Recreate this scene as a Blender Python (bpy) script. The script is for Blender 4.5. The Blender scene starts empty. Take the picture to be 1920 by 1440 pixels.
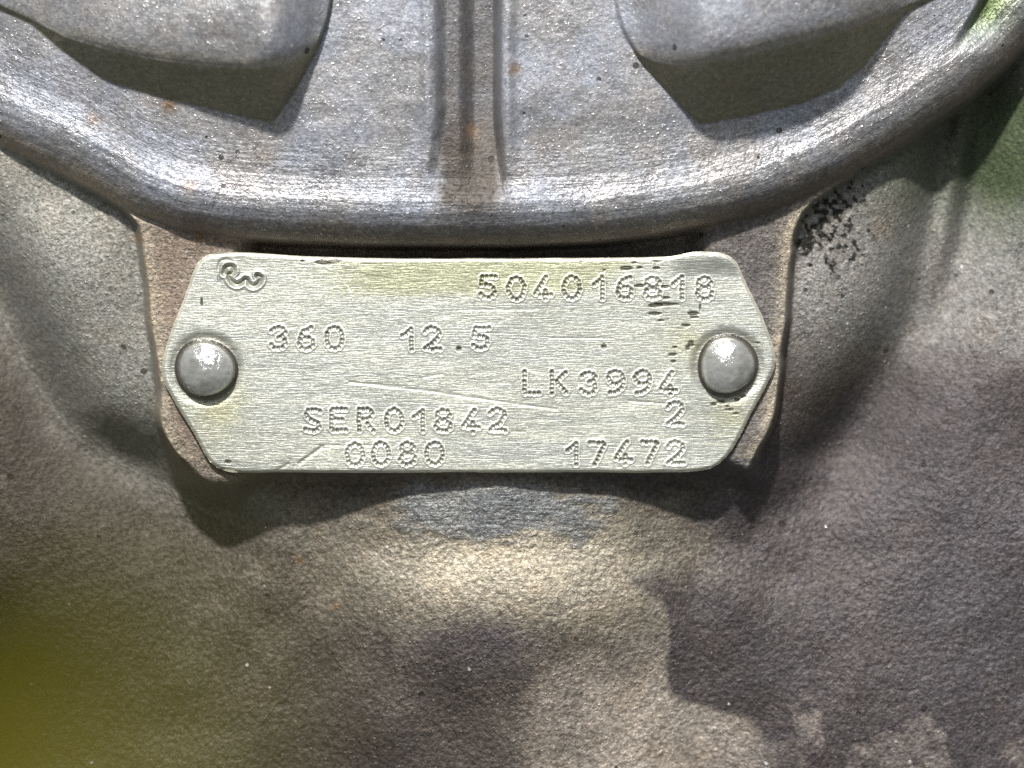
import bpy, math, random
import numpy as np

# ------------------------------------------------------------------ camera, world, lamps, exposure
S = 0.00005            # metres in one unit of the working drawing (1 unit = 0.05 mm)
D = 4000.0             # lens to nameplate, in drawing units (200 mm)
scene = bpy.context.scene
col = scene.collection


def P(px, py, h):
    """drawing position + height above the nameplate -> metres (x right, y away from the lens, z up)"""
    k = (D - h) / D
    return ((px - 960.0) * S * k, -h * S, (720.0 - py) * S * k)


cam_d = bpy.data.cameras.new('camera')
cam = bpy.data.objects.new('camera', cam_d)
col.objects.link(cam)
cam.location = (0, -D * S, 0)
cam.rotation_euler = (math.radians(90), 0, 0)
cam_d.sensor_width = 36
cam_d.lens = 36 * (D * S) / (1920 * S)
cam_d.clip_start = 0.002
cam_d.clip_end = 50
cam_d.dof.use_dof = True
cam_d.dof.focus_distance = (D - 10) * S
cam_d.dof.aperture_fstop = 13.0
scene.camera = cam

world = bpy.data.worlds.new('World')
scene.world = world
world.use_nodes = True
bg = world.node_tree.nodes['Background']
bg.inputs[0].default_value = (0.80, 0.84, 0.80, 1)
bg.inputs[1].default_value = 0.22


def lamp(name, loc, target, sx, sy, power, color):
    l = bpy.data.lights.new(name, 'AREA')
    l.shape = 'RECTANGLE'
    l.size, l.size_y = sx, sy
    l.energy = power
    l.color = color
    o = bpy.data.objects.new(name, l)
    col.objects.link(o)
    o.location = loc
    from mathutils import Vector
    d = Vector(target) - Vector(loc)
    o.rotation_euler = d.to_track_quat('-Z', 'Y').to_euler()
    return o


# one bright ceiling lamp and a row of weaker ceiling tubes that run towards the viewer
lamp('ceiling_lamp', (-0.20, -1.05, 1.25), (0, 0, 0), 0.07, 0.07, 54, (1.0, 0.96, 0.90))
for k, x in enumerate((-0.42, -0.08, 0.26)):
    lamp('ceiling_tube', (x, -1.95, 1.35), (x, -1.95, 0), 0.12, 3.4, 13, (0.90, 0.92, 1.0))

scene.view_settings.view_transform = 'Standard'
scene.view_settings.look = 'None'
scene.view_settings.exposure = 0.0
scene.view_settings.gamma = 1.0
scene.render.engine = 'CYCLES'
scene.cycles.use_denoising = False

# ------------------------------------------------------------------ numpy helpers
rng = np.random.default_rng(7)
random.seed(7)


def sstep(a, b, x):
    t = np.clip((x - a) / (b - a), 0, 1)
    return t * t * (3 - 2 * t)


def vnoise(X, Y, sx, sy=None, seed=0, octaves=1):
    sy = sy or sx
    out = np.zeros_like(X, dtype=float)
    amp, tot = 1.0, 0.0
    for o in range(octaves):
        r = np.random.default_rng(seed * 31 + o)
        t = r.random((257, 257))
        gx, gy = X / sx * 2 ** o + 500, Y / sy * 2 ** o + 500
        ix, iy = np.floor(gx).astype(int), np.floor(gy).astype(int)
        fx, fy = gx - ix, gy - iy
        fx, fy = fx * fx * (3 - 2 * fx), fy * fy * (3 - 2 * fy)
        a, b = t[ix % 257, iy % 257], t[(ix + 1) % 257, iy % 257]
        c, d = t[ix % 257, (iy + 1) % 257], t[(ix + 1) % 257, (iy + 1) % 257]
        out += amp * ((a * (1 - fx) + b * fx) * (1 - fy) + (c * (1 - fx) + d * fx) * fy)
        tot += amp
        amp *= 0.5
    return out / tot


def curve1(pts, smooth=40):
    """smooth function through points (x, y)"""
    xs = np.arange(-700, 2701, 2.0)
    p = np.array(sorted(pts), float)
    ys = np.interp(xs, p[:, 0], p[:, 1])
    n = max(3, int(smooth / 2) | 1)
    k = np.hanning(n + 2)[1:-1]
    k /= k.sum()
    pad = n // 2
    ys = np.convolve(np.pad(ys, pad, mode='reflect', reflect_type='odd'), k, 'valid')
    return lambda x: np.interp(x, xs, ys)


def seg_dist(X, Y, pts, closed=False):
    pts = [tuple(map(float, q)) for q in pts]
    if closed:
        pts = pts + [pts[0]]
    best = np.full(X.shape, 1e9)
    for (x0, y0), (x1, y1) in zip(pts[:-1], pts[1:]):
        dx, dy = x1 - x0, y1 - y0
        t = np.clip(((X - x0) * dx + (Y - y0) * dy) / (dx * dx + dy * dy + 1e-9), 0, 1)
        best = np.minimum(best, (X - x0 - t * dx) ** 2 + (Y - y0 - t * dy) ** 2)
    return np.sqrt(best)


def inside(X, Y, pts):
    r = np.zeros(X.shape, bool)
    n = len(pts)
    for i in range(n):
        x0, y0 = pts[i]
        x1, y1 = pts[(i + 1) % n]
        if y0 == y1:
            continue
        c = ((y0 > Y) != (y1 > Y)) & (X < (x1 - x0) * (Y - y0) / (y1 - y0) + x0)
        r ^= c
    return r


def spline(pts, n=8, closed=True):
    """Catmull-Rom through the points"""
    p = np.array(pts, float)
    out = []
    m = len(p)
    for i in range(m if closed else m - 1):
        if closed:
            a, b, c, d = p[(i - 1) % m], p[i], p[(i + 1) % m], p[(i + 2) % m]
        else:
            a, b, c, d = p[max(i - 1, 0)], p[i], p[i + 1], p[min(i + 2, m - 1)]
        for t in np.linspace(0, 1, n, endpoint=False):
            out.append(tuple(0.5 * (2 * b + (c - a) * t + (2 * a - 5 * b + 4 * c - d) * t * t
                                    + (-a + 3 * b - 3 * c + d) * t ** 3)))
    if not closed:
        out.append(tuple(p[-1]))
    return out


def sdf(X, Y, pts):
    d = seg_dist(X, Y, pts, True)
    return np.where(inside(X, Y, pts), d, -d)


def mix(a, b, m):
    return a + (b - a) * m[..., None]


def unproject(PX, PY, H):
    k = (D - H) / D
    return np.stack([(PX - 960.0) * S * k, -H * S, (720.0 - PY) * S * k], -1)


# ------------------------------------------------------------------ materials
def new_mat(name):
    m = bpy.data.materials.new(name)
    m.use_nodes = True
    nt = m.node_tree
    return m, nt, nt.nodes, nt.links, nt.nodes['Principled BSDF']


def node(N, t, **kw):
    n = N.new(t)
    for k, v in kw.items():
        if k.startswith('i_'):
            n.inputs[k[2:]].default_value = v
        else:
            setattr(n, k, v)
    return n


def math_n(N, L, op, a, b=None, c=None, clamp=False):
    n = N.new('ShaderNodeMath')
    n.operation = op
    n.use_clamp = clamp
    for i, v in enumerate((a, b, c)):
        if v is None:
            continue
        if isinstance(v, (int, float)):
            n.inputs[i].default_value = v
        else:
            L.new(v, n.inputs[i])
    return n.outputs[0]


def mixc(N, L, fac, a, b, blend='MIX'):
    n = N.new('ShaderNodeMix')
    n.data_type = 'RGBA'
    n.blend_type = blend
    for sock, v in ((n.inputs[0], fac), (n.inputs[6], a), (n.inputs[7], b)):
        if isinstance(v, (int, float)):
            sock.default_value = v
        elif isinstance(v, tuple):
            sock.default_value = v
        else:
            L.new(v, sock)
    return n.outputs[2]


def noise(N, L, vec, scale, detail=2.0, rough=0.5):
    n = node(N, 'ShaderNodeTexNoise')
    n.inputs['Scale'].default_value = scale
    n.inputs['Detail'].default_value = detail
    n.inputs['Roughness'].default_value = rough
    L.new(vec, n.inputs['Vector'])
    return n.outputs['Fac']


def vmul(N, L, vec, s):
    n = N.new('ShaderNodeVectorMath')
    n.operation = 'MULTIPLY'
    L.new(vec, n.inputs[0])
    n.inputs[1].default_value = s
    return n.outputs[0]


def ramp(N, L, fac, a, b):
    n = N.new('ShaderNodeMapRange')
    n.inputs['From Min'].default_value = a
    n.inputs['From Max'].default_value = b
    L.new(fac, n.inputs['Value'])
    return n.outputs[0]


def casting_material():
    m, nt, N, L, B = new_mat('cast_aluminium')
    geo = N.new('ShaderNodeTexCoord')
    vec = vmul(N, L, geo.outputs['Object'], (1 / S, 1 / S, 1 / S))
    tint = node(N, 'ShaderNodeAttribute', attribute_name='tint')
    flow = node(N, 'ShaderNodeAttribute', attribute_name='flow')
    surf = node(N, 'ShaderNodeAttribute', attribute_name='surf')   # r = file marks, g = polish, b = coarse grain
    sep = N.new('ShaderNodeSeparateColor')
    L.new(surf.outputs['Color'], sep.inputs[0])
    grain = noise(N, L, vec, 0.11, 3.0, 0.65)
    fine = noise(N, L, vec, 0.20, 2.0, 0.6)
    lump = noise(N, L, vec, 0.022, 3.0, 0.6)
    big = noise(N, L, vec, 0.006, 4.0, 0.6)
    fl = vmul(N, L, flow.outputs['Vector'], (0.018, 0.16, 1.0))
    streak = noise(N, L, fl, 1.0, 3.0, 0.6)
    # colour: tint x speckle
    g1 = math_n(N, L, 'MULTIPLY_ADD', ramp(N, L, grain, 0.30, 0.72), 0.95, 0.52)
    g2 = math_n(N, L, 'MULTIPLY_ADD', ramp(N, L, fine, 0.30, 0.70), 0.56, 0.72)
    g3 = math_n(N, L, 'MULTIPLY_ADD', ramp(N, L, big, 0.30, 0.70), 0.34, 0.83)
    st = math_n(N, L, 'MULTIPLY_ADD', ramp(N, L, streak, 0.30, 0.70), 0.36, 0.82)
    st = math_n(N, L, 'ADD', 1.0, math_n(N, L, 'MULTIPLY', math_n(N, L, 'SUBTRACT', st, 1.0), sep.outputs[0]))
    g = math_n(N, L, 'MULTIPLY', math_n(N, L, 'MULTIPLY', g1, g2), math_n(N, L, 'MULTIPLY', g3, st))
    g = math_n(N, L, 'MULTIPLY_ADD', math_n(N, L, 'SUBTRACT', g, 1.0), math_n(N, L, 'MULTIPLY_ADD', tint.outputs['Alpha'], 0.7, 0.3), 1.0)
    cc = N.new('ShaderNodeCombineColor')
    for i in range(3):
        L.new(g, cc.inputs[i])
    c = mixc(N, L, 1.0, tint.outputs['Color'], cc.outputs[0], 'MULTIPLY')
    # warm / cool drift
    warm = ramp(N, L, noise(N, L, vec, 0.013, 3.0, 0.7), 0.42, 0.66)
    c = mixc(N, L, math_n(N, L, 'MULTIPLY', warm, 0.28), c, mixc(N, L, 1.0, c, (1.16, 0.98, 0.80, 1), 'MULTIPLY'))
    # small black pores
    v = node(N, 'ShaderNodeTexVoronoi', feature='F1')
    v.inputs['Scale'].default_value = 0.030
    L.new(vec, v.inputs['Vector'])
    wn = N.new('ShaderNodeSeparateColor')
    L.new(v.outputs['Color'], wn.inputs[0])
    sp_n = noise(N, L, vec, 0.15, 1.5, 0.6)
    rad = math_n(N, L, 'MULTIPLY', math_n(N, L, 'GREATER_THAN', wn.outputs[0], 0.66), math_n(N, L, 'MULTIPLY', math_n(N, L, 'POWER', wn.outputs[1], 2.0), 0.22))
    pore = ramp(N, L, math_n(N, L, 'SUBTRACT', rad, v.outputs['Distance']), 0.0, 0.03)
    c = mixc(N, L, math_n(N, L, 'MULTIPLY', pore, 0.8), c, (0.02, 0.018, 0.015, 1))
    # bright flecks of bare metal
    fleck = ramp(N, L, sp_n, 0.62, 0.76)
    v2 = node(N, 'ShaderNodeTexVoronoi', feature='F1')
    v2.inputs['Scale'].default_value = 0.026
    L.new(vec, v2.inputs['Vector'])
    w2 = N.new('ShaderNodeSeparateColor')
    L.new(v2.outputs['Color'], w2.inputs[0])
    rad2 = math_n(N, L, 'MULTIPLY', math_n(N, L, 'GREATER_THAN', w2.outputs[0], 0.62), math_n(N, L, 'MULTIPLY', math_n(N, L, 'POWER', w2.outputs[2], 2.0), 0.135))
    spot = ramp(N, L, math_n(N, L, 'SUBTRACT', math_n(N, L, 'MULTIPLY_ADD', math_n(N, L, 'SUBTRACT', sp_n, 0.5), 0.12, rad2), v2.outputs['Distance']), 0.0, 0.04)
    bare = mixc(N, L, 0.14, mixc(N, L, 1.0, tint.outputs['Color'], (1.7, 1.66, 1.62, 1), 'MULTIPLY'), (0.55, 0.53, 0.50, 1))
    c = mixc(N, L, math_n(N, L, 'MULTIPLY', fleck, 0.8), c, bare)
    c = mixc(N, L, math_n(N, L, 'MULTIPLY', spot, 0.8), c, (0.75, 0.72, 0.68, 1))
    fleck = math_n(N, L, 'MAXIMUM', fleck, spot)
    L.new(c, B.inputs['Base Color'])
    B.inputs['Metallic'].default_value = 0.45
    ro = math_n(N, L, 'MULTIPLY_ADD', sep.outputs[1], -0.27, 0.62)
    ro = math_n(N, L, 'MULTIPLY_ADD', fleck, -0.25, ro)
    L.new(ro, B.inputs['Roughness'])
    # relief
    h = math_n(N, L, 'MULTIPLY', grain, math_n(N, L, 'MULTIPLY_ADD', sep.outputs[2], 1.8, 3.6))
    pb = node(N, 'ShaderNodeTexVoronoi', feature='SMOOTH_F1')
    pb.inputs['Scale'].default_value = 0.075
    pb.inputs['Smoothness'].default_value = 0.35
    L.new(vec, pb.inputs['Vector'])
    h = math_n(N, L, 'MULTIPLY_ADD', math_n(N, L, 'MULTIPLY', pb.outputs['Distance'], sep.outputs[2]), -2.2, h)
    h = math_n(N, L, 'MULTIPLY_ADD', fine, 2.2, h)
    h = math_n(N, L, 'MULTIPLY_ADD', lump, 2.5, h)
    h = math_n(N, L, 'MULTIPLY_ADD', math_n(N, L, 'MULTIPLY', streak, sep.outputs[0]), 3.0, h)
    h = math_n(N, L, 'MULTIPLY_ADD', pore, -5.0, h)
    h = math_n(N, L, 'MULTIPLY_ADD', fleck, 4.0, h)
    bp = N.new('ShaderNodeBump')
    L.new(math_n(N, L, 'MULTIPLY', tint.outputs['Alpha'], 0.8), bp.inputs['Strength'])
    bp.inputs['Distance'].default_value = S
    L.new(h, bp.inputs['Height'])
    L.new(bp.outputs[0], B.inputs['Normal'])
    return m


def plate_material():
    m, nt, N, L, B = new_mat('brushed_plate_metal')
    geo = N.new('ShaderNodeTexCoord')
    vec = vmul(N, L, geo.outputs['Object'], (1 / S, 1 / S, 1 / S))
    tint = node(N, 'ShaderNodeAttribute', attribute_name='tint')
    b1 = noise(N, L, vmul(N, L, vec, (0.020, 0.1, 0.34)), 1.0, 4.0, 0.65)
    b2 = noise(N, L, vmul(N, L, vec, (0.05, 0.1, 0.55)), 1.0, 2.0, 0.6)
    b3 = noise(N, L, vmul(N, L, vec, (0.006, 0.1, 0.05)), 1.0, 3.0, 0.6)
    fine = noise(N, L, vec, 0.16, 2.0, 0.6)
    g = math_n(N, L, 'MULTIPLY_ADD', ramp(N, L, b1, 0.3, 0.7), 0.38, 0.80)
    g = math_n(N, L, 'MULTIPLY', g, math_n(N, L, 'MULTIPLY_ADD', ramp(N, L, b2, 0.3, 0.7), 0.34, 0.83))
    g = math_n(N, L, 'MULTIPLY', g, math_n(N, L, 'MULTIPLY_ADD', ramp(N, L, b3, 0.3, 0.7), 0.24, 0.88))
    g = math_n(N, L, 'MULTIPLY', g, math_n(N, L, 'MULTIPLY_ADD', ramp(N, L, fine, 0.3, 0.7), 0.20, 0.90))
    cc = N.new('ShaderNodeCombineColor')
    for i in range(3):
        L.new(g, cc.inputs[i])
    c = mixc(N, L, 1.0, tint.outputs['Color'], cc.outputs[0], 'MULTIPLY')
    L.new(c, B.inputs['Base Color'])
    B.inputs['Metallic'].default_value = 0.55
    L.new(math_n(N, L, 'MULTIPLY_ADD', b2, 0.25, 0.30), B.inputs['Roughness'])
    B.inputs['Anisotropic'].default_value = 0.0
    h = math_n(N, L, 'MULTIPLY_ADD', b1, 1.5, math_n(N, L, 'MULTIPLY', b2, 1.0))
    h = math_n(N, L, 'MULTIPLY_ADD', fine, 0.6, h)
    bp = N.new('ShaderNodeBump')
    bp.inputs['Strength'].default_value = 0.75
    bp.inputs['Distance'].default_value = S
    L.new(h, bp.inputs['Height'])
    L.new(bp.outputs[0], B.inputs['Normal'])
    return m


def rivet_material():
    m, nt, N, L, B = new_mat('polished_rivet_metal')
    geo = N.new('ShaderNodeTexCoord')
    vec = vmul(N, L, geo.outputs['Object'], (1 / S, 1 / S, 1 / S))
    tint = node(N, 'ShaderNodeAttribute', attribute_name='tint')
    n1 = noise(N, L, vec, 0.09, 3.0, 0.6)
    n2 = noise(N, L, vec, 0.30, 2.0, 0.6)
    g = math_n(N, L, 'MULTIPLY_ADD', ramp(N, L, n1, 0.3, 0.7), 0.24, 0.80)
    cc = N.new('ShaderNodeCombineColor')
    for i in range(3):
        L.new(g, cc.inputs[i])
    L.new(mixc(N, L, 1.0, tint.outputs['Color'], cc.outputs[0], 'MULTIPLY'), B.inputs['Base Color'])
    B.inputs['Metallic'].default_value = 0.82
    L.new(math_n(N, L, 'MULTIPLY_ADD', n2, 0.14, 0.07), B.inputs['Roughness'])
    bp = N.new('ShaderNodeBump')
    bp.inputs['Strength'].default_value = 0.6
    bp.inputs['Distance'].default_value = S
    L.new(math_n(N, L, 'MULTIPLY_ADD', n1, 3.0, math_n(N, L, 'MULTIPLY', n2, 0.8)), bp.inputs['Height'])
    L.new(bp.outputs[0], B.inputs['Normal'])
    return m


def leaf_material():
    m, nt, N, L, B = new_mat('yellow_green_leaf')
    geo = N.new('ShaderNodeTexCoord')
    n1 = noise(N, L, geo.outputs['Object'], 400.0, 3.0, 0.6)
    L.new(mixc(N, L, n1, (0.095, 0.086, 0.004, 1), (0.135, 0.120, 0.006, 1)), B.inputs['Base Color'])
    B.inputs['Roughness'].default_value = 0.55
    return m


def backdrop_material():
    m, nt, N, L, B = new_mat('mown_grass_green')
    geo = N.new('ShaderNodeTexCoord')
    n1 = noise(N, L, geo.outputs['Object'], 60.0, 4.0, 0.6)
    L.new(mixc(N, L, n1, (0.05, 0.10, 0.02, 1), (0.10, 0.19, 0.035, 1)), B.inputs['Base Color'])
    B.inputs['Roughness'].default_value = 0.9
    return m


M_CAST, M_PLATE, M_RIVET = casting_material(), plate_material(), rivet_material()
M_LEAF, M_BACK = leaf_material(), backdrop_material()


# ------------------------------------------------------------------ object helpers
def thing(name, label, cat, loc=(0, 0, 0), group=None):
    o = bpy.data.objects.new(name, None)
    col.objects.link(o)
    o.location = loc
    o.empty_display_size = 0.01
    o['label'] = label
    o['category'] = cat
    if group:
        o['group'] = group
    return o


def mesh_obj(name, verts, faces, mat, parent=None, normals=None, attrs=None):
    """verts (n,3), faces (m,4) numpy -> object with smooth shading"""
    me = bpy.data.meshes.new(name)
    verts = np.asarray(verts, np.float32)
    faces = np.asarray(faces, np.int32)
    k = faces.shape[1]
    me.vertices.add(len(verts))
    me.vertices.foreach_set('co', verts.ravel())
    me.loops.add(faces.size)
    me.loops.foreach_set('vertex_index', faces.ravel())
    me.polygons.add(len(faces))
    me.polygons.foreach_set('loop_start', np.arange(0, faces.size, k, dtype=np.int32))
    me.polygons.foreach_set('use_smooth', np.ones(len(faces), bool))
    me.update(calc_edges=True)
    for nm, (typ, arr) in (attrs or {}).items():
        a = me.attributes.new(nm, typ, 'POINT')
        key = {'FLOAT_COLOR': 'color', 'FLOAT_VECTOR': 'vector', 'FLOAT': 'value'}[typ]
        a.data.foreach_set(key, np.asarray(arr, np.float32).ravel())
    if normals is not None:
        me.normals_split_custom_set_from_vertices(np.asarray(normals, np.float32).reshape(-1, 3))
    me.materials.append(mat)
    o = bpy.data.objects.new(name, me)
    col.objects.link(o)
    if parent is not None:
        o.parent = parent
    return o


def grid_faces(nr, nc):
    i = np.arange(nr - 1)[:, None] * nc + np.arange(nc - 1)[None, :]
    return np.stack([i, i + nc, i + nc + 1, i + 1], -1).reshape(-1, 4)


def grid_normals(V):
    du = np.gradient(V, axis=1)
    dv = np.gradient(V, axis=0)
    n = np.cross(dv, du)
    n /= np.linalg.norm(n, axis=-1, keepdims=True) + 1e-20
    return n


def rgba(c):
    return np.concatenate([c, np.ones(c.shape[:-1] + (1,))], -1)


def cut(name, V, Nn, F, fmask, attrs, mat, parent):
    """one part of a larger surface: the faces in fmask, with the whole surface's normals"""
    f = F[fmask]
    idx, inv = np.unique(f, return_inverse=True)
    at = {k: (t, a.reshape(len(V), -1)[idx]) for k, (t, a) in attrs.items()}
    return mesh_obj(name, V[idx], inv.reshape(f.shape), mat, parent, Nn[idx], at)


# ------------------------------------------------------------------ the casting
STEP = 2.5
gx = np.concatenate([np.arange(-700, -60, 10.0), np.arange(-60, 1980, STEP), np.arange(1980, 2641, 10.0)])
gy = np.concatenate([np.arange(-600, -60, 10.0), np.arange(-60, 1500, STEP), np.arange(1500, 2051, 10.0)])
X, Y = np.meshgrid(gx, gy)

w1 = (vnoise(X, Y, 60, seed=1, octaves=2) - 0.5)
w2 = (vnoise(X, Y, 60, seed=2, octaves=2) - 0.5)
Xw, Yw = X + 8 * w1, Y + 8 * w2            # hand-made edges are never true

# --- collar: the big rolled rim above the nameplate
yc = curve1([(-700, -120), (-330, 92), (-150, 190), (0, 272), (130, 334), (250, 402), (330, 432), (420, 447), (520, 455),
             (700, 461), (960, 463), (1120, 456), (1240, 442), (1340, 424), (1440, 398), (1520, 368), (1600, 328), (1700, 268),
             (1800, 202), (1860, 152), (1920, 92), (2000, 0), (2250, -340), (2700, -900)], 60)
dyc = (yc(X + 4) - yc(X - 4)) / 8
sd = (yc(Xw) - Y) / np.sqrt(1 + dyc ** 2)
prof_s = np.array([-40, 0, 8, 20, 40, 62, 82, 104, 128, 170, 260, 420, 800])
prof_h = np.array([-4, 2, 17, 31, 47, 57, 59, 55, 53, 57, 67, 78, 88.])
fine_s = np.arange(-40, 801, 1.0)
fp = np.interp(fine_s, prof_s, prof_h)
kk = np.hanning(13)[1:-1]
kk /= kk.sum()
fp = np.convolve(np.pad(fp, 5, mode='edge'), kk, 'valid')
H_col = np.interp(sd, fine_s, fp)
# side of the drum curves away to the left and to the right
H_col -= 55 * (np.abs(X - 930) / 900) ** 2.4


def lip(edge_pts, foot_pts):
    """an eyelid-like fin: rounded on top, under it a flat facet that slopes back down to the drum"""
    ye = curve1(edge_pts, 40)
    yf = curve1(foot_pts, 34)
    dye = (ye(X + 4) - ye(X - 4)) / 8
    d = (ye(X) - Y) / np.sqrt(1 + dye ** 2)
    run = np.clip(yf(X) - ye(X), 0, 400)
    top = 0.84 * run * 1.0
    tt = np.clip((Y - ye(X)) / np.maximum(run, 1.0), 0, 1)
    kx = np.convolve(np.pad(top[0], 20, mode='edge'), np.hanning(43)[1:-1] / np.hanning(43).sum(), 'valid')[None, :] + 0 * X
    facet = kx * (1 - tt) * sstep(2, 14, run)
    crown = kx + (14 + 0.10 * kx) * (1 - np.exp(-np.clip(d, 0, 900) / 22.0)) * np.clip(kx / 30, 0, 1)
    crown = crown * (1 - 0.22 * sstep(70, 300, d))
    w = sstep(-5, 5, d)
    return d, facet * (1 - w) + crown * w, np.clip(kx / 60, 0, 1), (tt > 0.02) & (tt < 0.985) & (run > 8), tt


dL, upL, fL, facL, tL = lip([(-700, -300), (-330, -130), (-100, -40), (0, 8), (60, 36), (130, 72), (220, 96), (300, 112), (400, 124), (480, 127),
                   (540, 118), (580, 97), (606, 62), (624, -10), (650, -330), (760, -900)],
                  [(-700, -290), (-330, -118), (-100, -28), (0, 20), (60, 46), (112, 92), (200, 152), (280, 176), (350, 194), (430, 213), (512, 232), (560, 160), (596, 92), (612, 50), (626, -8),
                   (652, -330), (762, -900)])
dR, upR, fR, facR, tR = lip([(1040, -900), (1120, -330), (1148, -10), (1168, 58), (1196, 102), (1240, 118), (1300, 121), (1400, 101), (1500, 76), (1600, 48), (1690, 14),
                   (1760, -14), (1900, -70), (2250, -200), (2700, -400)],
                  [(1040, -900), (1120, -330), (1148, -8), (1168, 62), (1196, 110), (1250, 172), (1312, 236), (1400, 220), (1500, 196), (1570, 168), (1620, 126), (1655, 80), (1700, 22),
                   (1760, -4), (1900, -60), (2250, -190), (2700, -390)])
okL, okR = X < 660, X > 1120
upL, upR = upL * okL, upR * okR
facL, facR = facL & okL, facR & okR
lipL = (dL > 0) & okL & (upL > 6)
lipR = (dR > 0) & okR & (upR > 6)
hollowL = np.exp(-(np.clip((tL - 1) * 100, 0, 999) / 55.0) ** 2) * 0 + facL * 1.0
hollowR = facR * 1.0
H_col = H_col + upL + upR
# vertical channel
flare = 22 * sstep(200, 380, Y)
left_step = 24 * sstep(812, 838, X + flare) + 32 * sstep(858, 892, X)
chan = left_step * (1 - sstep(924, 942, X - 0.6 * flare)) * (1 - sstep(170, 400, Y))
H_col -= chan
H_col += (9 * np.exp(-((X - 952) / 13.0) ** 2) + 7 * np.exp(-((X - 802) / 14.0) ** 2)) * (1 - sstep(230, 350, Y))
# cut-out near the upper right edge of the drum
hole = np.sqrt(((X - 1862) * 0.8 + (Y - 30) * 0.55) ** 2 + (((Y - 30) * 0.9 - (X - 1862) * 0.5) * 0.8) ** 2)
pocket = sstep(-8, 10, (X - 1806) * 0.85 + (Y - 60) * 0.5) * (1 - sstep(40, 110, Y + 0.15 * (X - 1806))) * (1 - sstep(1850, 1960, X + 0.3 * Y))
H_col -= 26 * pocket

# --- pad under the nameplate
pad_poly = spline([(150, 250), (228, 385), (260, 440), (272, 520), (282, 620), (296, 720), (302, 800), (328, 850), (392, 905), (440, 962),
                   (640, 1010), (960, 1030), (1240, 1010), (1362, 958), (1396, 890), (1446, 800), (1462, 720), (1474, 600), (1484, 480),
                   (1508, 400), (1600, 250), (900, 100)], 6)
sp = sdf(Xw, Yw, pad_poly)
H_pad = -16.0 - 24 * sstep(40, 90, Y - 0 + 0 * X) * 0
H_pad = H_pad - 70 * (1 - sstep(480, 500, Y)) * sstep(430, 540, X) * (1 - sstep(1250, 1340, X))       # gap behind the plate's top edge
adx = np.abs(X - 945)
ylow = 850 + 45 * sstep(400, 520, adx)
low = sstep(0, 60, Y + 14 * w1 - ylow)                                          # the pad's foot runs into the belly
dents = 26 * (vnoise(X, Y, 170, seed=5, octaves=2) - 0.5)
belly = -26 - 58 * np.clip(adx / 340.0, 0, 1.06) ** 2 - 0.00020 * np.clip(Y - 1010, 0, 999) ** 2 - 2 * sstep(1000, 1040, Y + 60 * w1) + dents
H_pad = H_pad + low * (belly - H_pad)
soft_edge = 45 * sstep(830, 930, Y)
pad_m = sstep(-9 - soft_edge, 5, sp)

# --- body of the housing
vpts = spline([(-330, 260), (-120, 430), (-4, 585), (62, 715), (146, 822), (280, 900), (430, 985), (640, 1060), (960, 1090), (1260, 1060), (1420, 1000), (1540, 880),
               (1640, 740), (1726, 590), (1778, 440), (1806, 250), (1830, 60), (1900, -300)], 6, closed=False)
dv = np.sqrt(seg_dist(X, Y, vpts) ** 2 + 34.0 ** 2) - 20
ins = inside(X, Y, vpts + [(1900, -900), (-330, -900)])
neck = -46 - 122 * np.exp(-(dv / 62.0) ** 1.6) - 22 * np.exp(-dv / 250.0)
shoulder = -178 + 95 * (1 - np.exp(-dv / 110.0)) - 0.00013 * np.clip(dv - 120, 0, 999) ** 2
shoulder = shoulder + (-46 - 122 * np.exp(-(14 / 62.0) ** 1.6) - 22 * np.exp(-14 / 250.0)) - (-178 + 95 * (1 - np.exp(-14 / 110.0)))
H_body = np.where(ins, neck, shoulder)
# soft fold at the bottom of the valley
# right hand fold
fold = seg_dist(X, Y, [(1812, 180), (1790, 330), (1764, 470), (1735, 600)])
H_body += 38 * np.exp(-(fold / 26.0) ** 2) * sstep(640, 420, Y)
# swelling under the plate that meets the pad
bul = (1 - sstep(340, 700, adx + 30 * w1)) * sstep(830, 900, Y) * (1 - 0.3 * sstep(1100, 1600, Y))
H_body = H_body + dents
H_body = H_body + (belly - H_body) * bul

# --- put together
pad_m = pad_m * (1 - sstep(905, 965, Y))
H = np.maximum(H_body, H_body + (H_pad - H_body) * pad_m)
rag = vnoise(X, Y, 34, 12, seed=17, octaves=3) - 0.5
mach = sstep(0.0, 0.34, np.exp(-((X - 920) / 275.0) ** 2 - ((Y - 945) / 90.0) ** 2) - 0.45 + 0.5 * w1 + 0.45 * rag)   # filed flat
H = H + (-30 - H) * mach * 0.12 * sstep(890, 910, Y)
cm = sstep(-9, 5, sd)
H = H + (H_col - H) * cm
H += 2.0 * (vnoise(X, Y, 24, seed=8, octaves=2) - 0.5) + 5 * (vnoise(X, Y, 90, seed=9) - 0.5)

# --- colours of the metal, grime and wear, with some light and shade painted in
n1 = vnoise(X, Y, 150, seed=11, octaves=4)
n2 = vnoise(X, Y, 60, seed=12, octaves=4)
n3 = vnoise(X, Y, 26, seed=13, octaves=3)
C = np.empty(X.shape + (3,))
C[:] = (0.074, 0.064, 0.055)
C = mix(C, np.array((0.25, 0.25, 0.228)), (1 - sstep(-60, 60, np.where(ins, -dv, dv))) * (1 - sstep(300, 700, X)))
C = mix(C, np.array((0.085, 0.077, 0.079)), sstep(1150, 1420, X + 120 * (n1 - 0.5)) * sstep(700, 900, Y))
C = mix(C, np.array((0.092, 0.085, 0.093)), sstep(1560, 1800, X + 160 * (n1 - 0.5)) * sstep(520, 760, Y))
C = mix(C, np.array((0.225, 0.222, 0.212)), sstep(1440, 1520, X) * (1 - sstep(560, 760, Y)))  # lit part of the right neck, painted paler
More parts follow.
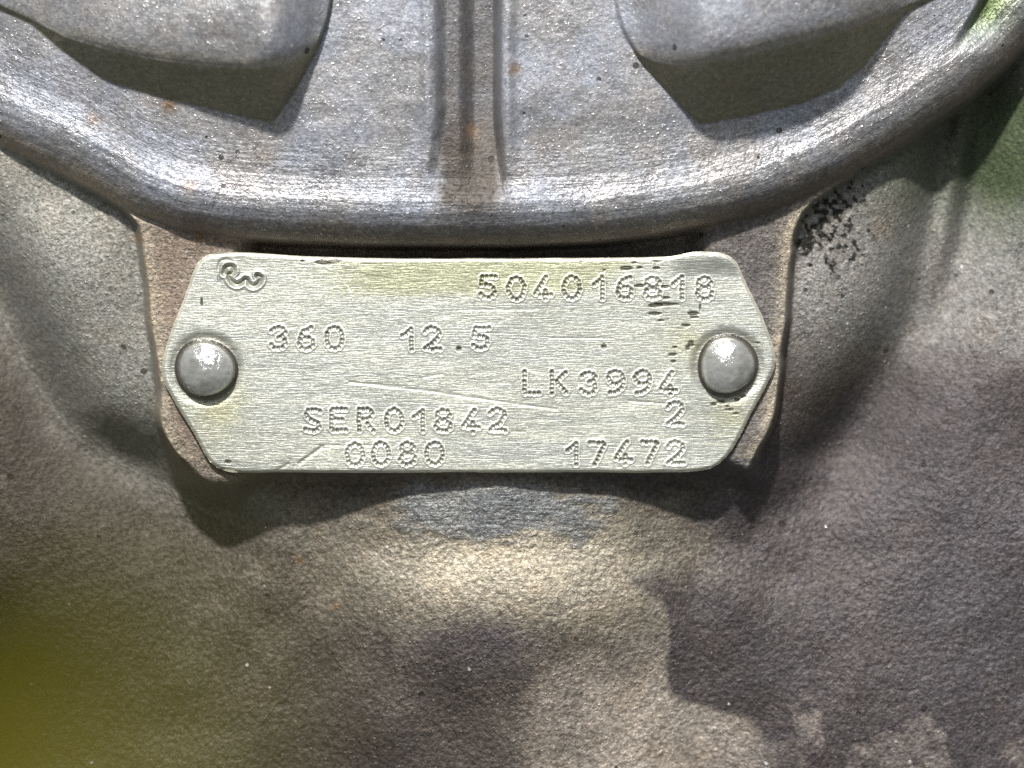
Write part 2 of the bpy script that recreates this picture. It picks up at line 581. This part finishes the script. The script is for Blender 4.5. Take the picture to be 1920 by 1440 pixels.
C = mix(C, np.array((0.072, 0.065, 0.046)), sstep(900, 1250, Y + 100 * n1) * (1 - sstep(300, 620, X)))
# tan round the filed patch; the lit patch down the belly painted pale
tan = np.exp(-((X - 960) / 330.0) ** 2 - ((Y - 1060) / 130.0) ** 2)
C = mix(C, np.array((0.38, 0.345, 0.275)), np.clip(tan * 1.2 - 0.1 + 0.5 * (n2 - 0.5), 0, 1))
tan2 = sstep(1090, 1380, Y) * np.exp(-((X - 1210) / 230.0) ** 2)
C = mix(C, np.array((0.38, 0.335, 0.29)), np.clip(tan2 * 1.1 + 0.8 * (n2 - 0.5), 0, 1) * sstep(1050, 1160, Y) * sstep(0.12, 0.5, tan2))
C = mix(C, np.array((0.165, 0.174, 0.178)), mach)
dark_p = np.clip(np.exp(-((X - 900) / 120.0) ** 2 - ((Y - 1210) / 60.0) ** 2) * 1.3 - 0.2 + 0.6 * (n2 - 0.5), 0, 1)
C = mix(C, np.array((0.085, 0.075, 0.078)), dark_p)
shadow_poly = spline([(1120, 980), (1165, 1085), (1240, 1130), (1258, 1200), (1254, 1295), (1330, 1332), (1395, 1345), (1440, 1385), (1510, 1402), (1560, 1480), (1900, 1600), (2300, 1500), (2300, 900), (1750, 640), (1440, 860)], 5)  # outline of the cast shadow at lower right, painted into the tint
so = sdf(X + 14 * (n3 - 0.5) + 10 * (n2 - 0.5), Y + 14 * (n2 - 0.5), shadow_poly)
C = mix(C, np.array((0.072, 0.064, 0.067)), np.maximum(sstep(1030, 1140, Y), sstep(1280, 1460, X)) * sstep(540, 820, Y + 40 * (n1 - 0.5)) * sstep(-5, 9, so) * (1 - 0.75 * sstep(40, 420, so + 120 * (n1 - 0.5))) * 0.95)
C = mix(C, np.array((0.27, 0.24, 0.22)), 0.75 * np.clip(1.2 * np.exp(-((X - 1700) / 80.0) ** 2 - ((Y - 1405) / 70.0) ** 2) + 3.0 * (n2 - 0.62) + 2.4 * (n3 - 0.52), 0, 1) * sstep(1250, 1340, Y) * sstep(1420, 1520, X))
# pad: tan grime at the left, dark at the right
pc = mix(np.broadcast_to(np.array((0.205, 0.170, 0.140)), C.shape), np.array((0.125, 0.117, 0.115)), sstep(700, 1250, X))
pc = mix(pc, np.array((0.36, 0.32, 0.25)), np.exp(-((sp - 8) / 16.0) ** 2) * (0.4 + 0.6 * n2) * (Y < 860))
pc = mix(pc, np.array((0.13, 0.12, 0.10)), np.clip(2.2 * (n3 - 0.58), 0, 0.7))
C = mix(C, pc, pad_m * (1 - sstep(860, 940, Y)))
# collar: bluish grey skin, darker brown underside, dark channel with a brown stain at its foot
cc_ = mix(np.broadcast_to(np.array((0.275, 0.292, 0.335)), C.shape), np.array((0.305, 0.308, 0.322)), sstep(0.45, 0.62, n1))
cc_ = mix(cc_, np.array((0.23, 0.232, 0.245)), 0.6 * sstep(0.50, 0.70, n2))
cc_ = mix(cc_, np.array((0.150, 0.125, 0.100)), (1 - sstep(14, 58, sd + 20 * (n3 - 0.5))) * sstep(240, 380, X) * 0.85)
cc_ = mix(cc_, np.array((0.40, 0.35, 0.27)), np.exp(-((sd - 10) / 22.0) ** 2) * (1 - sstep(230, 420, X)) * 0.8)
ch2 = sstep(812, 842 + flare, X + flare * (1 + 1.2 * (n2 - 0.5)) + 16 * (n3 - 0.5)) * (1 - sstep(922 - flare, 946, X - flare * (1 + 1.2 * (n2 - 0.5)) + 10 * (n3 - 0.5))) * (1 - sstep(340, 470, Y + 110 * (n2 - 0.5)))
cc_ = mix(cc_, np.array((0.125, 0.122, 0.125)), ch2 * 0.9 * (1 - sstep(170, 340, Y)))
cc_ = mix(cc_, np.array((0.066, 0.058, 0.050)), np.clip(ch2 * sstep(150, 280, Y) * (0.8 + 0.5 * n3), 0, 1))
slot = np.clip(hollowL + hollowR, 0, 1)
cc_ = mix(cc_, np.array((0.235, 0.225, 0.155)), slot * 0.9)
cc_ = mix(cc_, np.array((0.42, 0.40, 0.32)), np.exp(-((dL - 6) / 12.0) ** 2) * fL * (X < 600) * 0.6)
cc_ = mix(cc_, np.array((0.40, 0.37, 0.31)), np.exp(-((dR - 6) / 14.0) ** 2) * fR * (X > 1180) * 0.6)
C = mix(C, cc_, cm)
# green bounce from the surroundings, painted on the right side and in the pocket
green = np.exp(-((X - 1900) / 95.0) ** 2 - ((Y - 270) / 150.0) ** 2) * (1 - cm) + 0.45 * np.exp(-((X - 1720) / 130.0) ** 2 - ((Y - 330) / 100.0) ** 2) * (1 - cm)
green += 1.0 * pocket * cm
C = mix(C, np.array((0.030, 0.050, 0.013)), np.clip(green * 1.25 * (1 - cm), 0, 0.92))
C = mix(C, np.array((0.085, 0.125, 0.038)), np.clip(pocket * cm * (0.6 + 0.5 * n2), 0, 0.95))
# black tar spots right of the pad
tar = np.exp(-((X - 1565) / 78.0) ** 2 - ((Y - 410) / 95.0) ** 2) + 0.9 * np.exp(-((X - 1510) / 26.0) ** 2 - ((Y - 455) / 32.0) ** 2)
tar = np.clip((tar * 0.95 + 2.4 * (vnoise(X, Y, 9, seed=15, octaves=3) - 0.5) - 0.80) * 4, 0, 1) * sstep(0.12, 0.3, tar) * (1 - cm) * (1 - pad_m)
C = mix(C, np.array((0.012, 0.012, 0.010)), tar)
# rust
for (rx, ry, rr, a) in ((318, 196, 15, 0.9), (965, 130, 12, 0.7), (884, 246, 14, 0.7), (355, 350, 16, 0.6), (175, 225, 14, 0.5), (560, 1050, 8, 0.9), (630, 1136, 7, 0.9),
                        (255, 445, 12, 0.5), (375, 445, 10, 0.8), (500, 290, 18, 0.4), (1655, 430, 22, 0.35)):
    C = mix(C, np.array((0.24, 0.155, 0.085)), np.clip(0.8 * a * np.exp(-((X - rx) ** 2 + (Y - ry) ** 2) / rr ** 2) * (0.4 + 1.2 * n3), 0, 0.9))

surf = np.zeros(X.shape + (3,))
surf[..., 0] = np.clip(0.8 * slot * cm + cm * (1 - slot) * (sstep(0, 40, sd) - 0.75 * sstep(150, 260, sd)) + pad_m * (1 - cm) * 0.5 + mach * 0.9 + np.clip(tan, 0, 1) * 0.6, 0, 1)
surf[..., 1] = np.clip(cm * (1 - 0.9 * ch2) * (0.45 * np.exp(-((sd - 80) / 60.0) ** 2) + 0.25 + 1.1 * (n1 - 0.5) + 1.0 * (n2 - 0.5) + 0.8 * (n3 - 0.5)) + 0.3 * mach + 0.2 * (1 - cm) * sstep(800, 1000, Y), 0, 1)
surf[..., 2] = np.clip((1 - cm) * (1 - pad_m) * sstep(700, 1000, Y), 0, 1)
flow = np.stack([X, np.where(cm > 0.5, sd, Y), H * 0.02], -1)

V = unproject(X, Y, H)
Nn = grid_normals(V)
Nn = np.where((Nn[..., 1:2] > 0), -Nn, Nn)
nr, nc = X.shape
F = grid_faces(nr, nc)


def fm(mask):
    return mask[:-1, :-1].reshape(-1)


is_col = sd > -6
is_lipL, is_lipR = lipL & is_col, lipR & is_col
is_ch = (ch2 > 0.5) & is_col & (Y < 345)
is_col_rest = is_col & ~is_lipL & ~is_lipR & ~is_ch
is_pad = (~is_col) & (sp > -20) & (Y < 1000)
is_body = ~is_col & ~is_pad
casting = thing('engine_casting', 'weathered grey cast aluminium engine housing with rolled rim, filling the picture behind the nameplate', 'engine casting', P(960, 720, -200))
casting.location = (0, 0, 0)
tilt = np.clip(-Nn[..., 1], 0, 1) ** 1.5
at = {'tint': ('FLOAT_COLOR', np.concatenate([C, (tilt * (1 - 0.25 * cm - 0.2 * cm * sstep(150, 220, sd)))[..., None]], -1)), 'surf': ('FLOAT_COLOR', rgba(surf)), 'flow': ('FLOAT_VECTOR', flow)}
Vf, Nf = V.reshape(-1, 3), Nn.reshape(-1, 3)
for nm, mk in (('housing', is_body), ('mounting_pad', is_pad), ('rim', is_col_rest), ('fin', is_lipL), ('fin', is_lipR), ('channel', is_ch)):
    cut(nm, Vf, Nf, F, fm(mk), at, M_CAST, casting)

# ------------------------------------------------------------------ the nameplate
def arc(cx, cy, rx, ry, a0, a1, n=14):
    return [(cx + rx * math.cos(math.radians(a0 + (a1 - a0) * i / n)), cy + ry * math.sin(math.radians(a0 + (a1 - a0) * i / n))) for i in range(n + 1)]


# strokes in a box 34 wide (-17..17) and 42 high (-21..21), y down
FONT = {
    '0': [arc(0, 0, 15, 20, -90, 262, 24)],
    '1': [[(-13, -6), (-2, -14)], [(3, -19), (3, 20)]],
    '2': [arc(0, -10, 14, 10, 190, 390, 12) + [(4, 6), (-6, 13), (-13, 19)], [(-5, 20), (15, 20)]],
    '3': [arc(0, -10, 13, 9, 200, 440, 12), arc(0, 9, 14, 11, -70, 160, 12)],
    '4': [[(6, -20), (-2, -8), (-10, 4), (-14, 11)], [(-6, 13), (15, 13)], [(4, 5), (4, 20)]],
    '5': [[(15, -20), (-11, -20), (-12, -5)], arc(-1, 7, 14, 12, -100, 150, 12)],
    '6': [[(10, -20), (-4, -14), (-12, 0)], arc(0, 9, 13, 11, 180, 530, 16)],
    'G': [arc(1, 0, 15, 20, -50, -330, 18), [(4, 2), (14, 2), (15, 12)]],
    '7': [[(-14, -20), (15, -20), (8, -6), (1, 8), (-4, 20)]],
    '8': [arc(0, -10, 12, 9, -90, 255, 14), arc(0, 10, 14, 10, -90, 255, 16)],
    '9': [arc(0, -8, 14, 12, -90, 255, 16), [(14, -4), (13, 8), (4, 18), (-10, 20)]],
    'L': [[(-13, -20), (-13, 20), (14, 20)]],
    'K': [[(-13, -20), (-13, 20)], [(13, -18), (2, -8), (-6, 0), (4, 8), (14, 19)]],
    'S': [[(14, -17), (4, -21), (-10, -18), (-13, -9), (-2, -1), (12, 6), (13, 15), (2, 20), (-13, 17)]],
    'E': [[(14, -20), (-12, -20), (-12, 20), (14, 20)], [(-5, 0), (8, 0)]],
    'R': [[(-13, 20), (-13, -20), (6, -20), (13, -12), (7, -2), (-6, -1)], [(2, 6), (14, 20)]],
    '.': [[(0, 18), (0, 18.1)]],
}


def resample(path, pitch):
    p = np.array(path, float)
    l = np.concatenate([[0], np.cumsum(np.hypot(*np.diff(p, axis=0).T))])
    n = max(1, int(round(l[-1] / pitch)))
    q = np.linspace(0, l[-1], n + 1)
    return list(zip(np.interp(q, l, p[:, 0]), np.interp(q, l, p[:, 1])))


LINES = [
    ('504016818', (915, 968, 1019, 1072, 1127, 1171, 1224, 1276, 1321), 540),
    ('360', (522, 574, 627), 635),
    ('12.5', (769, 811, 860, 902), 635),
    ('.', (1132,), 633),
    ('LK3994', (996, 1048, 1104, 1154, 1204, 1254), 718),
    ('2', (1265,), 776),
    ('SER01842', (585, 634, 686, 738, 789, 832, 883, 932), 788),
    ('0080', (665, 715, 765, 815), 852),
    ('17472', (1077, 1120, 1169, 1219, 1267), 850),
]
dots = []   # x, y, radius, depth, line number
for li, (txt, xs, y0) in enumerate(LINES):
    for ch, x0 in zip(txt, xs):
        jx, jy = random.uniform(-1, 1), random.uniform(-1.2, 1.2)
        soft = random.uniform(0.65, 1.1)
        for st in FONT[ch]:
            for (qx, qy) in resample(st, 7.9):
                big = ch == '.'
                dots.append((x0 + jx + qx + random.uniform(-.8, .8), y0 + jy + qy + random.uniform(-.8, .8),
                             6.4 if big else random.uniform(3.5, 4.8), 6.5 if big else random.uniform(2.3, 4.4) * soft, li))
LOGO = [(420, 512), (424, 502), (433, 500), (438, 507), (435, 513), (429, 515), (433, 526), (443, 533), (454, 529), (461, 524), (467, 532), (475, 536), (485, 531),
        (489, 521), (483, 517)]
logo_path = spline(LOGO, 8, closed=False)
logo_thin = spline([(411, 529), (410, 500), (414, 490), (422, 487), (432, 489), (442, 500)], 6, closed=False)

ptop, pbot = 472.0, 886.0
Lx = [(472, 432), (473, 408), (476, 395), (482, 382), (492, 371), (510, 362), (560, 345), (620, 321), (650, 311), (672, 305), (690, 303), (705, 305), (720, 309), (760, 331),
      (800, 356), (830, 373), (850, 383), (866, 394), (876, 406), (882, 420), (885, 436), (886, 452)]
Rx = [(472, 1322), (473, 1345), (476, 1358), (482, 1370), (492, 1381), (510, 1390), (540, 1403), (590, 1428), (640, 1447), (660, 1452), (675, 1454), (690, 1452), (705, 1446),
      (740, 1428), (780, 1406), (820, 1386), (842, 1373), (858, 1361), (870, 1348), (878, 1334), (882, 1316), (885, 1292), (886, 1270)]
# rows are closer together where the corners turn
t = np.linspace(0, 1, 331)
tt = t + 0.0
ends = 0.5 - 0.5 * np.cos(np.pi * t)
rows = ptop + (pbot - ptop) * (0.72 * tt + 0.28 * ends)
nC = 801
u = np.linspace(0, 1, nC)
lx = np.interp(rows, *np.array(Lx, float).T)
rx = np.interp(rows, *np.array(Rx, float).T)
PX = lx[:, None] + (rx - lx)[:, None] * u[None, :]
PY = np.repeat(rows[:, None], nC, 1)
topc = curve1([(300, 0), (400, 0), (470, 1), (560, 8), (700, 12), (900, 12), (1150, 11), (1260, 9), (1300, 0), (1420, -1)], 40)
fall = np.clip((pbot - PY) / (pbot - ptop), 0, 1) ** 3
PY = PY + topc(PX) * fall
PY = PY + 1.2 * (vnoise(PX, PY, 40, seed=21) - 0.5) * ((1 - sstep(0, 30, pbot - rows)) + (1 - sstep(0, 30, rows - ptop)))[:, None]
outline = np.concatenate([np.stack([PX[:, 0], PY[:, 0]], -1), np.stack([PX[-1, 1:], PY[-1, 1:]], -1), np.stack([PX[::-1, -1], PY[::-1, -1]], -1)[1:],
                          np.stack([PX[0, ::-1], PY[0, ::-1]], -1)[1:-1]])
ed = seg_dist(PX, PY, outline[::6], True)
PH = np.zeros_like(PX)
PH -= 6.0 * (1 - np.clip(ed / 7.0, 0, 1)) ** 2                       # worn edge
PH += 3.0 * (vnoise(PX, PY, 300, seed=22) - 0.5) + 1.6 * (vnoise(PX, PY, 90, seed=23) - 0.5)
PH += 7 * sstep(1230, 1300, PX) * (1 - sstep(480, 520, PY))              # corner lifted
TC = np.empty(PX.shape + (3,))
TC[:] = (0.43, 0.445, 0.395)
m1 = vnoise(PX, PY, 240, 26, seed=31, octaves=4)
m2 = vnoise(PX, PY, 60, 8, seed=32, octaves=3)
m3 = vnoise(PX, PY, 30, seed=33, octaves=3)
TC = mix(TC, np.array((0.36, 0.375, 0.36)), sstep(0.42, 0.62, m1) * 0.5)
TC = mix(TC, np.array((0.56, 0.56, 0.48)), sstep(0.5, 0.75, m2) * 0.6 * sstep(700, 800, PY))
# reflection of the collar, painted as a darker greenish band under the top edge
collar_refl = (1 - sstep(538, 566, PY + 14 * (m2 - 0.5))) * sstep(560, 760, PX + 60 * m1) * (1 - sstep(1120, 1230, PX + (PY - 500) * 1.6))
TC = mix(TC, np.array((0.37, 0.385, 0.24)), collar_refl * 0.75)
TC = mix(TC, np.array((0.25, 0.25, 0.17)), collar_refl * sstep(0.60, 0.8, m2) * 0.7)
for (gx_, gy_, gr) in ((420, 750, 40), (400, 770, 50), (1290, 640, 40), (1370, 780, 40)):
    TC = mix(TC, np.array((0.40, 0.40, 0.26)), 0.6 * np.exp(-((PX - gx_) ** 2 + (PY - gy_) ** 2) / gr ** 2) * (0.4 + m2))
# black specks of old paint
pits = [(618, 491, 20, 5), (567, 489, 3, 2), (632, 489, 9, 3), (1131, 484, 9, 4), (1093, 489, 7, 3), (1175, 487, 5, 3), (1189, 492, 6, 3), (1174, 503, 12, 3.5), (1133, 506, 4, 2.5), (1232, 489, 9, 4),
        (1200, 502, 6, 2.5), (1231, 503, 6, 2.5), (1228, 573, 12, 3), (1252, 571, 18, 3.5), (1248, 559, 8, 3), (1226, 589, 14, 3), (1300, 588, 8, 3), (1302, 595, 7, 2), (1240, 601, 6, 2),
        (1286, 611, 9, 3), (1355, 611, 9, 2.5), (1297, 645, 7, 8), (1290, 652, 5, 5), (1266, 651, 6, 3), (1262, 665, 8, 3), (1420, 643, 6, 2.5), (1263, 678, 5, 2.5),
        (1355, 753, 14, 6), (1338, 757, 8, 5), (1382, 750, 6, 6), (1393, 743, 12, 3), (1367, 768, 10, 4), (1380, 776, 7, 3), (1364, 762, 6, 3), (428, 866, 7, 3.5), (1245, 538, 8, 3), (1200, 536, 8, 2), (1210, 544, 6, 2),
        (378, 566, 2, 9), (1313, 575, 2, 6)]
for (qx, qy, qa, qb) in pits:
    e = ((PX - qx) / qa) ** 2 + ((PY - qy) / qb) ** 2 + 2.2 * (m3 - 0.5) + 2.4 * (m2 - 0.5)
    k = np.clip((1.15 - e) * 1.5, 0, 1)
    TC = mix(TC, np.array((0.30, 0.29, 0.20)), np.clip((1.9 - e) * 0.8, 0, 1) * 0.35)
    TC = mix(TC, np.array((0.045, 0.045, 0.034)), k * 0.9)
    PH -= 1.2 * k
# scratches
for pts, wd, dep, colr in (([(655, 717), (800, 733), (930, 752), (1045, 768)], 2.2, 1.4, (0.85, 0.84, 0.72)), ([(655, 717), (760, 724)], 1.8, 1.0, (0.8, 0.79, 0.68)),
                           ([(796, 707), (830, 701)], 2.0, 1.0, (0.8, 0.79, 0.68)), ([(1030, 634), (1150, 635)], 1.6, 1.0, (0.85, 0.84, 0.75)), ([(604, 838), (584, 852), (562, 868)], 3.5, 3.0, (0.16, 0.15, 0.11)),
                           ([(540, 870), (520, 882)], 3.0, 2.0, (0.2, 0.19, 0.13)), ([(652, 534), (658, 546)], 1.8, 1.0, (0.85, 0.84, 0.7)), ([(600, 835), (720, 836)], 1.5, 1.0, (0.3, 0.3, 0.25)),
                           ([(860, 582), (1010, 580)], 1.6, 0.8, (0.8, 0.8, 0.7)), ([(1180, 752), (1250, 757)], 2, 1.4, (0.3, 0.3, 0.26)), ([(960, 809), (985, 809)], 2.0, 1.2, (0.28, 0.28, 0.22))):
    k = np.exp(-(seg_dist(PX, PY, pts) / wd) ** 2)
    TC = mix(TC, np.array(colr), k * 0.5 * (2.2 * m2 * m3))
    PH -= 0.6 * dep * k
# peened dots: crater with a raised lip
line_of = np.full(PX.shape, -1, int)
ndm = np.full(PX.shape, 99.0)
PH0 = np.zeros_like(PX)
for (qx, qy, qr, qd, li) in dots:
    j0, j1 = np.searchsorted(rows, [qy - 34, qy + 22])
    sl = slice(max(j0 - 2, 0), min(j1 + 2, len(rows)))
    dd = np.sqrt((PX[sl] - qx) ** 2 + (PY[sl] - qy) ** 2)
    PH0[sl] = np.minimum(PH0[sl], -qd * np.exp(-(dd / (qr * 0.75)) ** 2))
    near = (dd < qr * 2.0) & (dd < ndm[sl])
    line_of[sl][near] = li
    ndm[sl] = np.minimum(ndm[sl], dd)
PH += PH0 + 1.1 * np.exp(-((ndm - 5.9) / 1.7) ** 2)
TC = mix(TC, np.array((0.10, 0.10, 0.08)), np.clip(-PH0 / 2.6, 0, 1) * np.exp(-(ndm / 3.8) ** 4) * np.clip(-0.05 + 0.8 * collar_refl + 1.2 * m3 + 0.8 * (m2 - 0.5), 0, 0.95))
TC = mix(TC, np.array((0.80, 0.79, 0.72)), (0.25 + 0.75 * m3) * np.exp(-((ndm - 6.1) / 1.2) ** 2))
dl = seg_dist(PX, PY, logo_path)
PH += -5.0 * np.exp(-(dl / 4.6) ** 2) + 2.4 * np.exp(-((dl - 8.0) / 2.8) ** 2)
TC = mix(TC, np.array((0.22, 0.21, 0.16)), (0.4 + 0.6 * m3) * np.exp(-(dl / 3.8) ** 2))
dl2 = seg_dist(PX, PY, logo_thin)
PH += -2.2 * np.exp(-(dl2 / 2.6) ** 2)
TC = mix(TC, np.array((0.78, 0.77, 0.70)), 0.6 * np.exp(-((dl - 8.0) / 2.4) ** 2) * sstep(505, 540, PY))
dl = np.minimum(dl, dl2 + 4)
line_of[dl < 13] = len(LINES)
# edge catching the light, painted as a pale band
TC = mix(TC, np.array((0.82, 0.80, 0.68)), np.exp(-(ed / 5.0) ** 2) * 0.8)
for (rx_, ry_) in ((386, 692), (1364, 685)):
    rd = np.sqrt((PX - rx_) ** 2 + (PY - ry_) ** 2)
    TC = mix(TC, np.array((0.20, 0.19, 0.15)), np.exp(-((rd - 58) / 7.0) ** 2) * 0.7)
    PH -= 4 * np.exp(-((rd - 60) / 9.0) ** 2)

plate_root = thing('metal_nameplate', 'pale brushed metal nameplate with clipped corners, two rivets and dot-stamped numbers', 'nameplate', (0, 0, 0))
PV = unproject(PX, PY, PH)
PN = grid_normals(PV)
PN = np.where(PN[..., 1:2] > 0, -PN, PN)
PF = grid_faces(*PX.shape)
pat = {'tint': ('FLOAT_COLOR', rgba(TC))}
pv, pn = PV.reshape(-1, 3), PN.reshape(-1, 3)
lf = line_of[:-1, :-1].reshape(-1)
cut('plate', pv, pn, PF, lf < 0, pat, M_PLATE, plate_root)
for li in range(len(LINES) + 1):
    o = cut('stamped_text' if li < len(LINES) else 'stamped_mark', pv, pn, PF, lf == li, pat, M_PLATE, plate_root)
    if li < len(LINES):
        o['label'] = 'dot-stamped characters reading ' + LINES[li][0] if LINES[li][0] != '.' else 'single stamped dot right of the 12.5'
    else:
        o['label'] = 'curly stamped mark in the upper left corner'
# plate thickness: wall round the outline and a back
ov = np.concatenate([unproject(outline[:, 0], outline[:, 1], np.full(len(outline), -6.0)), unproject(outline[:, 0], outline[:, 1], np.full(len(outline), -15.0))])
n = len(outline)
i = np.arange(n)
side = np.stack([i, (i + 1) % n, (i + 1) % n + n, i + n], -1)
mesh_obj('plate_edge', ov, side, M_PLATE, plate_root, attrs={'tint': ('FLOAT_COLOR', np.tile((0.62, 0.61, 0.52, 1), (2 * n, 1)))})


def rivet(px, py, seed, label):
    R, nr_, na = 53.0, 40, 96
    a = np.linspace(0, 2 * np.pi, na, endpoint=False)
    rr = np.concatenate([np.linspace(0.01, 0.9, 26), np.linspace(0.92, 1.0, 8), np.linspace(1.01, 1.10, 6)])
    hh = np.where(rr <= 1, 34 * np.sqrt(np.clip(1 - (rr * 0.985) ** 2, 0, 1)) ** 1.1 + 2, 2 - 40 * (rr - 1))
    A, Rr = np.meshgrid(a, rr)
    Hh = np.repeat(hh[:, None], na, 1)
    wob = 1 + 0.03 * np.sin(2 * A + seed) + 0.02 * np.sin(3 * A + 2 * seed)
    x_, y_ = px + R * Rr * wob * np.cos(A), py + R * Rr * wob * np.sin(A)
    Hh = Hh + (3.0 * (vnoise(x_, y_, 16, seed=40 + seed, octaves=2) - 0.5)) * (Rr < 0.95)
    v = unproject(x_, y_, Hh).reshape(-1, 3)
    f = []
    n_r = len(rr)
    for r in range(n_r - 1):
        k = np.arange(na)
        f.append(np.stack([r * na + k, r * na + (k + 1) % na, (r + 1) * na + (k + 1) % na, (r + 1) * na + k], -1))
    f = np.concatenate(f)
    tc = np.empty(Rr.shape + (3,))
    tc[:] = (0.95, 0.95, 0.93)
    nn = vnoise(x_, y_, 20, seed=50 + seed, octaves=3)
    tc = mix(tc, np.array((0.40, 0.38, 0.31)), sstep(0.5, 0.75, nn) * 0.35)
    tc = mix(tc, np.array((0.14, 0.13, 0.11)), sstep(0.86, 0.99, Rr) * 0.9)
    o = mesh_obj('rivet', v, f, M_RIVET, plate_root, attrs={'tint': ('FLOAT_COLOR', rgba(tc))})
    o['label'] = label
    return o


rivet(386, 692, 1, 'domed rivet at the left point of the plate')
rivet(1364, 685, 4, 'domed rivet at the right point of the plate')

# ------------------------------------------------------------------ leaf close to the lens, lower left
def leaf():
    mid = spline([(-1500, 2900), (-900, 2250), (-420, 1750), (110, 1170), (290, 990)], 10, closed=False)
    mid = np.array(mid)
    m_ = len(mid)
    tt_ = np.linspace(0, 1, m_)
    wd = 360 * np.sqrt(np.clip(1 - ((tt_ - 0.55) / 0.47) ** 2, 0.0004, 1))
    tg = np.gradient(mid, axis=0)
    tg /= np.linalg.norm(tg, axis=1, keepdims=True)
    nm = np.stack([-tg[:, 1], tg[:, 0]], -1)
    k = np.linspace(-1, 1, 17)
    vs = []
    for lay in (0, 1):
        px = mid[:, None, 0] + nm[:, None, 0] * wd[:, None] * k[None]
        py = mid[:, None, 1] + nm[:, None, 1] * wd[:, None] * k[None]
        h = 3420 - 110 * (1 - tt_[:, None]) + 60 * np.abs(k[None]) - 6 * lay + 0 * px
        vs.append(unproject(px, py, h).reshape(-1, 3))
    f0 = grid_faces(m_, 17)
    f = np.concatenate([f0, f0[:, ::-1] + m_ * 17])
    o = mesh_obj('leaf', np.concatenate(vs), f, M_LEAF)
    o['label'] = 'yellow-green leaf tip, blurred close to the lens at the lower left corner'
    o['category'] = 'leaf'
    return o


leaf()
